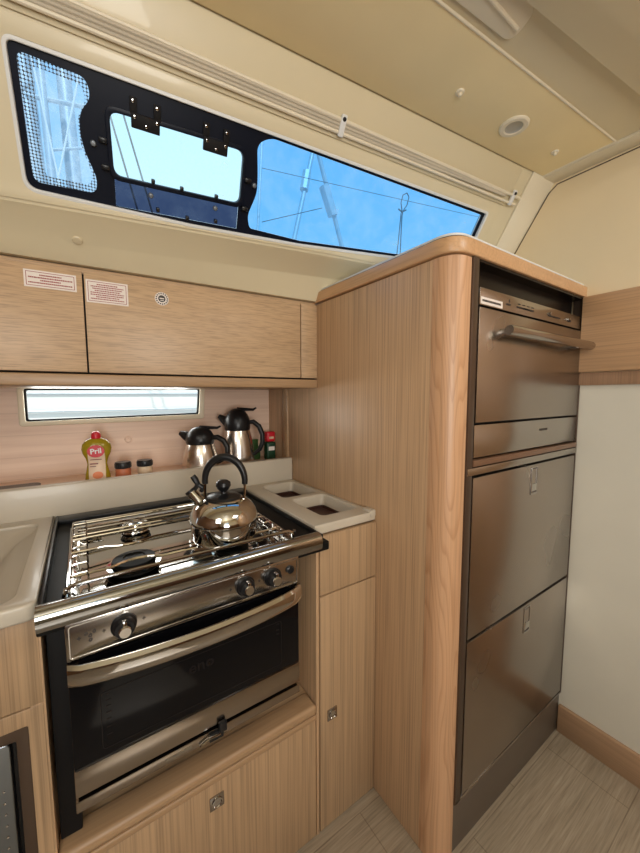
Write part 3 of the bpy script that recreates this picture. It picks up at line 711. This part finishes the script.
# wire grids along both sides
for sgn, x in ((1, -.036), (-1, .414)):
    b = bm_()
    for z in (.899, .925): tube(b, [(x, .735, z), (x, 1.145, z)], .0022, 6)
    for k in range(9):
        y = .745+k*.048; tube(b, [(x, y, .890), (x, y, .926), (x+sgn*.006, y, .931), (x+sgn*.028, y, .931), (x+sgn*.030, y, .925), (x+sgn*.030, y, .908)], .0020, 6)
    sub('side_wire_grid', b, M_chrome, sv)
b = bm_()
for z in (.902, .925): tube(b, [(-.036, 1.145, z), (.410, 1.145, z)], .0022, 6)
sub('rear_wire_rail', b, M_chrome, sv)
# heavy front rail
b = bm_()
prof = [(.672+.030*(1-math.cos(a))*.5, .911+.0175*math.sin(a)) for a in [PI*(-.5+i/12) for i in range(13)]]
pr = [(.705, .894), (.690, .892), (.685, .895), (.682, .902), (.681, .914), (.683, .924), (.688, .930), (.696, .933), (.706, .932), (.714, .927), (.714, .905)]
prism(b, pr, 'x', -.0785, .470); sub('front_rail', b, M_railst, sv)
b = bm_(); box(b, .4705, .492, .722, .76, .884, .900, .003); sub('rail_end_bracket', b, M_black, sv); b = bm_(); box(b, -.0795, -.05, .70, .76, .884, .904, .003); sub('rail_end_bracket', b, M_black, sv)
# control panel
b = bm_(); box(b, -.0425, .4065, .690, .716, .826, .892, .002); cpn = sub('control_panel', b, M_steelx, sv)
b = bm_(); plate(b, [rloop(-.038, .402, .830, .888, .004), rloop(-.0365, .4005, .8315, .8865, .003)], 0, .0012, M=Matrix.Translation((0, .690, 0)) @ Matrix.Rotation(PI/2, 4, 'X')); sub('panel_line', b, M_chrome, cpn)
KR = Matrix.Rotation(PI/2, 4, 'X')
for x in (.0425, .272, .337):
    b = bm_(); lathe(b, [(.021, 0), (.021, .003), (.018, .006), (.0165, .016), (.0150, .018), (0, .018)], (x, .690, .862), 36, M=KR); kn = sub('knob', b, M_black, cpn)
    b = bm_(); lathe(b, [(.0105, .010), (.0105, .026), (.0090, .028), (0, .028)], (x, .690, .862), 30, M=KR); box(b, x-.0035, x+.0035, .664, .676, .864, .8795, .001); sub('knob_grip', b, M_chrome, kn)
b = bm_(); lathe(b, [(.009, 0), (.009, .004), (.007, .005), (.0065, .003), (0, .003)], (.383, .690, .866), 24, M=KR); ib = sub('igniter_button', b, M_black, cpn)
for dx, dz in ((0, 0), (.006, .006), (-.006, .005), (0, -.008)):
    b = bm_(); lathe(b, [(.0028, .0), (.0028, .001), (.0014, .001), (.0014, 0)], (-.008+dx, .690, .862+dz), 12, M=KR); sub('burner_symbol', b, M_ink, cpn)
for x in (-.024, .012, .075, .24, .305):
    b = bm_(); box(b, x-.003, x+.003, .6893, .6902, .862, .8632); box(b, x-.0006, x+.0006, .6893, .6902, .859, .866); sub('panel_mark', b, M_ink, cpn)
# oven door: slim black gap, chrome bar handle, black glass, steel strip
b = bm_(); box(b, -.0425, .4065, .693, .714, .573, .820, .0004); od = sub('oven_door', b, M_glassB, sv)
b = bm_(); box(b, -.0430, .4070, .690, .714, .575, .624, .0015); sub('lower_strip', b, M_strip, od)
b = bm_()
N = 24; top = []; 
for i in range(N+1):
    u = i/N; x = -.0425+.449*u; y = .690-.036*math.sin(PI*u)**.55 if 0 < u < 1 else .690
    top.append((x, y))
rows = []
for (dy, z) in ((.0, .825), (-.005, .8255), (-.011, .820), (-.013, .807), (-.011, .794), (-.005, .787), (.003, .786), (.012, .792), (.012, .818), (.0, .825)):
    rows.append([(x, y+dy, z) for x, y in top])
sheet(b, rows)
bmesh.ops.remove_doubles(b, verts=b.verts, dist=1e-5); bmesh.ops.holes_fill(b, edges=[ed for ed in b.edges if len(ed.link_faces) == 1], sides=0)
sub('door_handle', b, M_chrome, od)
b = bm_(); text(b, 'eno', .034, Matrix.Translation((.176, .6925, .722)) @ KR, .0003, bold=.0004)
sub('lettering', b, plain('dark_grey_print', srgb(30, 26, 25), .7, spec=.05), od)
b = bm_()
plate(b, [rloop(.0, .360, .640, .748, .006), rloop(.0012, .3588, .6412, .7468, .005)], 0, .0008, M=Matrix.Translation((0, .693, 0)) @ KR)
for z in (.742, .728, .718): box(b, .347, .353, .6925, .6931, z-.0012, z+.0012)
for z in (.742, .731, .720, .708, .695, .680, .665): box(b, .008, .016, .6925, .6931, z-.0008, z+.0008)
sub('glass_print', b, plain('grey_print', srgb(38, 34, 32), .7, spec=.05), od)
b = bm_(); box(b, -.0435, .4065, .690, .73, .546, .567, .0015); bt = sub('drip_bar', b, M_strip, sv)
b = bm_(); box(b, .185, .215, .683, .690, .548, .566, .002); box(b, .205, .222, .680, .690, .560, .582, .003); lt = sub('travel_latch', b, M_black, bt)
b = bm_(); tube(b, [(.165, .687, .551), (.185, .684, .560), (.208, .684, .558)], .003, 8); sub('latch_lever', b, M_chrome, lt)
b = bm_(); box(b, .10, .15, .6893, .6902, .553, .560); sub('stamped_mark', b, M_mirror, bt)
b = bm_(); tube(b, [(.40, 1.0, .66), (.50, 1.0, .66)], .008, 10); sub('gimbal_pin', b, M_steelx, sv)
b = bm_(); lathe(b, [(0, .006), (.003, .005), (.0035, 0)], (.407, .705, .600), 10, M=Matrix.Rotation(PI/2, 4, 'Y')); sub('side_screw', b, M_chrome, sv)
b = bm_(); lathe(b, [(0, .003), (.0045, .002), (.005, 0)], (-.058, .745, .906), 14); sub('hob_screw', b, M_chrome, sv); b = bm_(); lathe(b, [(0, .003), (.0045, .002), (.005, 0)], (.458, .80, .906), 14); sub('hob_screw', b, M_chrome, sv)
b = bm_(); box(b, .055, .078, .752, .760, .8822, .8828); sub('red_mark', b, M_red, tray)

# ================================================================== KETTLE
kx, ky, kz = .267, .800, .933
kt = thing('kettle', 'shiny steel whistling kettle with black loop handle on the stove', 'kettle', (kx, ky, kz))
b = bm_(); lathe(b, [(0, .001), (.066, 0), (.071, .004), (.0745, .012), (.0760, .044), (.0785, .047), (.0790, .051), (.0775, .057), (.0735, .069), (.0660, .081), (.0550, .0905), (.0430, .0965), (.037, .098), (.034, .097), (0, .097)], (kx, ky, kz), 56); kb = sub('body', b, M_mirror, kt)
b = bm_(); lathe(b, [(.039, .095), (.041, .098), (.038, .102), (.026, .106), (.010, .108), (0, .108)], (kx, ky, kz), 40); ld = sub('lid', b, M_black, kt)
b = bm_(); lathe(b, [(.008, .106), (.007, .112), (.013, .118), (.0175, .126), (.0165, .134), (.010, .139), (0, .140)], (kx, ky, kz), 28); sub('lid_knob', b, M_black, ld)
hd_ = Vector((.80, -.60, 0)).normalized(); hd_ = Vector((Rr.x, Rr.y, 0)).normalized()
def kp(a, z, q=0): 
    n = Vector((-hd_.y, hd_.x, 0)); return Vector((kx, ky, kz+z))+hd_*a+n*q
b = bm_(); pts = []; rs = []
for i in range(21):
    a = math.radians(188-196*i/20); pts.append(kp(.004+.047*math.cos(a), .138+.056*math.sin(a))); rs.append(.0068+.0022*math.sin(PI*i/20))
tube(b, pts, rs, 14); hn = sub('handle', b, M_black, kt)
for q in (-1, 1):
    b = bm_(); tube(b, [kp(.004+q*.047, .138), kp(.003+q*.047, .112), kp(q*.046, .088)], .0035, 8); sub('handle_bracket', b, M_mirror, hn)
b = bm_(); tube(b, [kp(-.048, .076), kp(-.063, .094), kp(-.076, .110)], [.016, .0125, .0115], 20); sp_ = sub('spout', b, M_mirror, kt)
b = bm_(); tube(b, [kp(-.076, .110), kp(-.080, .115)], [.0135, .0125], 20); tube(b, [kp(-.070, .114), kp(-.060, .128), kp(-.066, .141), kp(-.072, .149)], [.005, .0065, .0075, .0065], 10); tube(b, [kp(-.062, .130), kp(-.049, .122), kp(-.053, .112)], [.005, .006, .005], 10); sub('whistle_lever', b, M_black, sp_)

# ================================================================== SHELF ITEMS (shelf top z = .984)
SZ = .984
def flask(cx, cy, r, H, label, lean=0):
    t = thing('vacuum_flask', label, 'flask', (cx, cy, SZ), 'steel vacuum flasks on the shelf')
    nb = H*.60
    b = bm_(); lathe(b, [(0, 0), (r*.97, 0), (r, .004), (r*.985, nb*.25), (r*.95, nb*.5), (r*.88, nb*.75), (r*.77, nb*.95), (r*.74, nb), (0, nb)], (cx, cy, SZ), 44); sub('body', b, M_therm, t)
    b = bm_(); lathe(b, [(r*.75, nb-.001), (r*.78, nb+.006), (r*.79, nb+H*.08), (r*.76, nb+H*.18), (r*.63, nb+H*.27), (r*.43, nb+H*.34), (r*.2, nb+H*.37), (0, nb+H*.375)], (cx, cy, SZ), 36)
    d = Vector((Rr.x, Rr.y, 0)).normalized()
    P = lambda a, z: Vector((cx, cy, SZ+z))+d*a
    tube(b, [P(-r*.55, nb+H*.12), P(-r*.85, nb+H*.18), P(-r*1.15, nb+H*.24)], [r*.34, r*.26, r*.13], 12); ld = sub('lid', b, M_black, t)
    b = bm_(); tube(b, [P(0, nb+H*.365), P(r*.5, nb+H*.355), P(r*1.0, nb+H*.35), P(r*1.2, nb+H*.385)], [r*.10, r*.10, r*.08, r*.05], 8); sub('thumb_lever', b, M_black, ld)
    b = bm_(); tube(b, [P(r*.60, nb+H*.13), P(r*1.0, nb+H*.14), P(r*1.35, nb+H*.06), P(r*1.55, nb-H*.08), P(r*1.55, nb-H*.22), P(r*1.38, nb-H*.34), P(r*1.05, nb-H*.42), P(r*.86, nb-H*.44)], [r*.13, r*.15, r*.16, r*.155, r*.15, r*.14, r*.12, r*.10], 12); sub('handle', b, M_black, t)
flask(.536, 1.405, .067, .240, 'taller steel vacuum flask with black lid, standing beside the red-topped can')
flask(.372, 1.372, .067, .172, 'shorter steel vacuum flask with black lid, standing behind the kettle')
# washing-up bottle
px, py = .034, 1.375
bt = thing('detergent_bottle', 'yellow-green washing-up liquid bottle with red cap below the portlight', 'bottle', (px, py, SZ))
b = bm_(); sec = [(0, 0), (.034, 0), (.037, .006), (.036, .025), (.031, .045), (.028, .062), (.032, .080), (.0405, .098), (.043, .112), (.040, .128), (.030, .140), (.016, .147), (.012, .149), (.012, .153), (0, .153)]
rot = Matrix.Rotation(-math.radians(8), 4, 'Z')
lathe(b, sec, (px, py, SZ), 40, M=rot, sx=1, sy=.55); sub('body', b, M_soap, bt)
b = bm_(); lathe(b, [(.0135, .146), (.0140, .150), (.0135, .160), (.011, .166), (.006, .169), (0, .169)], (px, py, SZ), 28); sub('cap', b, M_red, bt)
b = bm_()
def lab(b, x0, x1, z0, z1, off, hw=None):
    rows = []
    for j in range(17):
        z = z0+(z1-z0)*j/16
        rr = .03
        for (r0, a0), (r1, a1) in zip(sec, sec[1:]):
            if a0 <= z <= a1 and a1 > a0: rr = r0+(r1-r0)*(z-a0)/(a1-a0)
        row = []
        wj = 1. if hw is None else hw(z)
        for i in range(15):
            x = (x0+(x1-x0)*i/14)*wj; y = -.55*math.sqrt(max(0, rr*rr-x*x))-off; row.append((x, y, z))
        rows.append(row)
    t = bmesh.new(); sheet(t, rows); merge(b, t, Matrix.Translation((px, py, SZ)) @ rot)
lab(b, -.024, .024, .008, .125, .0012, lambda z: 1. if z < .10 else max(.35, 1-(z-.10)*18)); lbl = sub('label', b, plain('label_paper', srgb(232, 206, 180), .5, var=.02), bt)
b = bm_(); lathe(b, [(0, .0016), (.0245, .0016), (.0245, 0)], (0, 0, 0), 32, M=Matrix.Translation((px, py, SZ)) @ rot @ Matrix.Translation((0, -.0232, .106)) @ KR, sx=1, sy=.82); sub('red_oval', b, M_red, lbl)
b = bm_(); text(b, 'Pril', .024, Matrix.Translation((px, py, SZ)) @ rot @ Matrix.Translation((0, -.0253, .106)) @ KR @ Matrix.Rotation(.08, 4, 'Z'), .0003, bold=.0006); sub('lettering', b, M_white, lbl)
b = bm_(); Mx = Matrix.Translation((px, py, SZ)) @ rot
box(b, -.017, .015, -.0235, -.0205, .0775, .0795, M=Mx); box(b, -.019, .004, -.0215, -.0185, .063, .066, M=Mx); box(b, -.019, -.002, -.0215, -.0185, .055, .0565, M=Mx); sub('small_print', b, plain('maroon_print', srgb(120, 50, 60), .5), lbl)
b = bm_(); lathe(b, [(0, .001), (.015, .001), (.015, 0)], (0, 0, 0), 24, M=Mx @ Matrix.Translation((.002, -.0205, .026)) @ KR, sx=1, sy=.8); sub('orange_picture', b, plain('salmon_print', srgb(232, 140, 96), .5), lbl)
# spice jars
for i, (x, mcont, lab_) in enumerate(((.108, M_orange, 'small glass jar of orange spice, black lid, next to the detergent bottle'), (.176, M_pale, 'small glass jar of pale powder with black lid, nearer the flasks'))):
    j = thing('spice_jar', lab_, 'jar', (x, 1.372, SZ), 'spice jars on the shelf')
    b = bm_(); lathe(b, [(0, 0), (.0225, 0), (.024, .003), (.024, .034), (.021, .040), (0, .040)], (x, 1.372, SZ), 32); sub('body', b, mcont, j)
    b = bm_(); lathe(b, [(.0245, .039), (.0255, .041), (.0255, .056), (.0235, .060), (0, .060)], (x, 1.372, SZ), 32)
    for k in range(24):
        a = 2*PI*k/24; box(b, x+.0253*math.cos(a)-.0008, x+.0253*math.cos(a)+.0008, 1.372+.0253*math.sin(a)-.0008, 1.372+.0253*math.sin(a)+.0008, SZ+.042, SZ+.055)
    sub('lid', b, M_black, j)
# red and green spray can
c = thing('spray_can', 'small dark green can with red top at the end of the shelf', 'can', (.686, 1.41, SZ))
b = bm_(); box(b, .664, .708, 1.392, 1.428, SZ, SZ+.082, .008, 4); bd = sub('body', b, M_green, c)
b = bm_(); box(b, .665, .707, 1.393, 1.427, SZ+.083, SZ+.128, .008, 4); tp_ = sub('cap', b, M_red, c)
b = bm_(); box(b, .672, .700, 1.3908, 1.3922, SZ+.045, SZ+.062); sub('white_print', b, M_paper, bd)
b = bm_(); box(b, .676, .697, 1.3918, 1.3931, SZ+.096, SZ+.106); sub('white_print', b, M_pale, tp_)
# green packet half hidden between flask and can
b = bm_()
rows = []
for j in range(7):
    z = SZ+.09*j/6; d = .014*(1-(j/6)**2)+.002
    rows.append([(.632+(.030*math.cos(a))*(1-.15*j/6)+.004*math.sin(j), 1.465+d*math.sin(a), z) for a in [2*PI*k/16 for k in range(17)]])
sheet(b, rows)
tag(obj('food_packet', b, M_leaf, base=(.63, 1.465, SZ)), 'soft green packet half hidden between tall flask and can', 'packet')
# dark tray lying on the shelf at far left
b = bm_(); plate(b, [rloop(-.40, -.120, 1.335, 1.43, .02)], SZ+.0002, SZ+.011, .004)
tag(obj('flat_case', b, M_black, base=(-.26, 1.44, SZ)), 'flat black case lying on the shelf at the far left', 'case')
# two screw rosettes on the hull lining
for x, z in ((.120, 1.103),):
    s = (x-.722)/math.cos(TH); c = HM @ Vector((s, .42, z))
    b = bm_(); lathe(b, [(.013, 0), (.013, .003), (.010, .005), (.004, .005), (.003, .003), (0, .003)], (0, 0, 0), 24, M=BW @ Matrix.Translation((s, z, 0)))
    tag(obj('screw_cover', b, M_board, base=c), 'small round screw cover on pinkish lining, above spice jars', 'cover')

# ================================================================== CEILING FITTINGS
cl = thing('ceiling_light', 'round recessed ceiling spotlight with cream ring in the vinyl panel', 'light', (1.055, .571, 2.03))
b = bm_(); lathe(b, [(.022, -.003), (.026, -.006), (.035, -.006), (.039, -.003), (.040, .001)], (1.055, .571, 2.03), 44); sub('ring', b, M_cream, cl)
b = bm_(); lathe(b, [(0, -.001), (.017, -.001), (.020, -.002), (.023, -.004)], (1.055, .571, 2.03), 36); sub('lens', b, plain('frosted_lens', srgb(178, 172, 158), .3), cl)
for x, y, lb_ in ((.828, .589, 'small pale press stud in vinyl ceiling, aft of the spotlight'), (1.271, .554, 'small pale press stud in vinyl ceiling, between spotlight and bulkhead')):
    b = bm_(); lathe(b, [(0, -.011), (.004, -.010), (.0055, -.007), (.005, -.005), (.010, -.0035), (.012, .001)], (x, y, 2.030), 20)
    tag(obj('press_stud', b, M_cream, base=(x, y, 2.03)), lb_, 'stud', 'ceiling press studs')
b = bm_(); lathe(b, [(0, .003), (.009, .002), (.011, 0), (.011, -.001)], (0, 0, 0), 20, M=Matrix.Translation(cw(-1.46, .203, 1.643)) @ Matrix.Rotation(math.radians(150), 4, 'X'))
tag(obj('plug_cap', b, M_gel, base=cw(-1.46, .203, 1.643)), 'tiny cream blanking cap on the liner above the left cabinet door', 'cap')

# ================================================================== OUTSIDE
def ray(u, v):
    return (Fv*350.5+Rr*(u-320)-Ur*(v-426.5))
def far(u, v, dist):
    r = ray(u, v); return CAM+r*(dist/r.y)
# neighbouring hull alongside
nb = thing('neighbour_boat', 'white hull of the boat moored alongside, seen through the portlight', 'boat', (1, 4.6, -.5))
b = bm_(); rows = []
for z, y in ((-.8, 4.9), (.2, 4.6), (.8, 4.5), (1.5, 4.42), (1.9, 4.4), (1.93, 4.46), (1.93, 7.2)):
    rows.append([(x, y+(x-1)**2*.012, z) for x in [-7+i for i in range(17)]])
sheet(b, rows); sub('hull', b, M_white, nb)
for z in (1.30, 1.12, 1.66):
    b = bm_(); tube(b, [(x, 4.40+(x-1)**2*.012+(.03 if z < 1.4 else 0), z) for x in [-7+i for i in range(17)]], .014, 8); sub('rubbing_strake', b, M_alu, nb)
def spar(name, label, cat, a, b_, r0, r1, D, extra=(), group=None):
    A, B = far(*a, D), far(*b_, D); d = (B-A).normalized()
    A0 = A-d*(A.z-1.95)/max(.2, d.z) if d.z > .2 else A
    t = thing(name, label, cat, A0, group)
    bb = bm_(); tube(bb, [A0, B+d*3], [r0, r1], 14); sub('pole', bb, M_alu, t)
    for (p, q, r) in extra:
        bb = bm_(); tube(bb, [far(*p, D), far(*q, D)], r, 8); sub('spreader', bb, M_alu, t)
    return t
D = 5.2
spar('mast', 'thin pale mast with wrapped sail, left of two in the right-hand pane', 'mast', (295, 235), (311, 160), .042, .032, D, (((307, 172), (304, 190), .075),), 'masts in the right-hand pane')
spar('mast', 'pale mast leaning back with thick wrapping, right of two in the right-hand pane', 'mast', (341, 243), (320, 160), .052, .044, D+1.2, (((324, 186), (333, 216), .11),), 'masts in the right-hand pane')
spar('mast', 'white mast with crossing spreaders seen through the dotted left pane', 'mast', (53, 186), (43, 95), .05, .045, D+1, (((25, 95), (85, 107), .03), ((20, 90), (33, 80), .03), ((50, 150), (85, 148), .02)))
spar('mast', 'broad grey mast behind, at the left edge of the dotted pane', 'mast', (38, 190), (22, 55), .16, .12, D+3)
spar('mast', 'broad grey mast behind, at the right side of the dotted pane', 'mast', (75, 190), (62, 60), .14, .10, D+3)
def wire(label, p, q, D, r, mat=M_rope, name='rigging_wire', cat='wire', group='rigging wires', ea=.6, eb=.6):
    A, B = far(*p, D), far(*q, D); b = bm_(); tube(b, [A+(A-B)*ea, B+(B-A)*eb], r, 8)
    return tag(obj(name, b, mat, base=A), label, cat, group)
wire('dark stay slanting across the left side of the clear hatch pane, left of a pair', (112, 122), (141, 222), 3.2, .007)
wire('dark stay slanting across the left side of the clear hatch pane, right of a pair', (125, 120), (153, 215), 3.2, .007)
wire('thin wire running down to the right across the right-hand pane', (262, 168), (470, 215), 4.4, .004, ea=0)
wire('thin wire rising to the right between the pane edge and the masts', (262, 222), (322, 208), 4.4, .005, ea=0, eb=0)
wire('fine crossing wires in the dotted left pane, rising line', (60, 170), (75, 95), 4.8, .010, M_white)
wire('fine crossing wire in the dotted left pane, falling line', (32, 60), (60, 185), 4.8, .010, M_white)
wire('pale shroud at the left margin of the right-hand pane', (262, 140), (258, 226), 4.8, .020, M_alu)
# rope loop just outside the forward pane
D2 = 1.75
b = bm_(); P = lambda u, v: far(u, v, D2)
tube(b, [P(396, 262), P(399, 235), P(401, 214), P(402, 211), P(401, 203), P(403, 195), P(407, 193), P(409, 197), P(407, 205), P(403, 211), P(402, 216), P(401, 235), P(400, 258)], .0035, 8)
tube(b, [P(398.5, 209), P(402, 212), P(406, 210)], .0045, 8)
tag(obj('rope_loop', b, M_rope, base=P(398, 258)), 'grey rope standing up in a small loop outside the right-hand pane', 'rope')
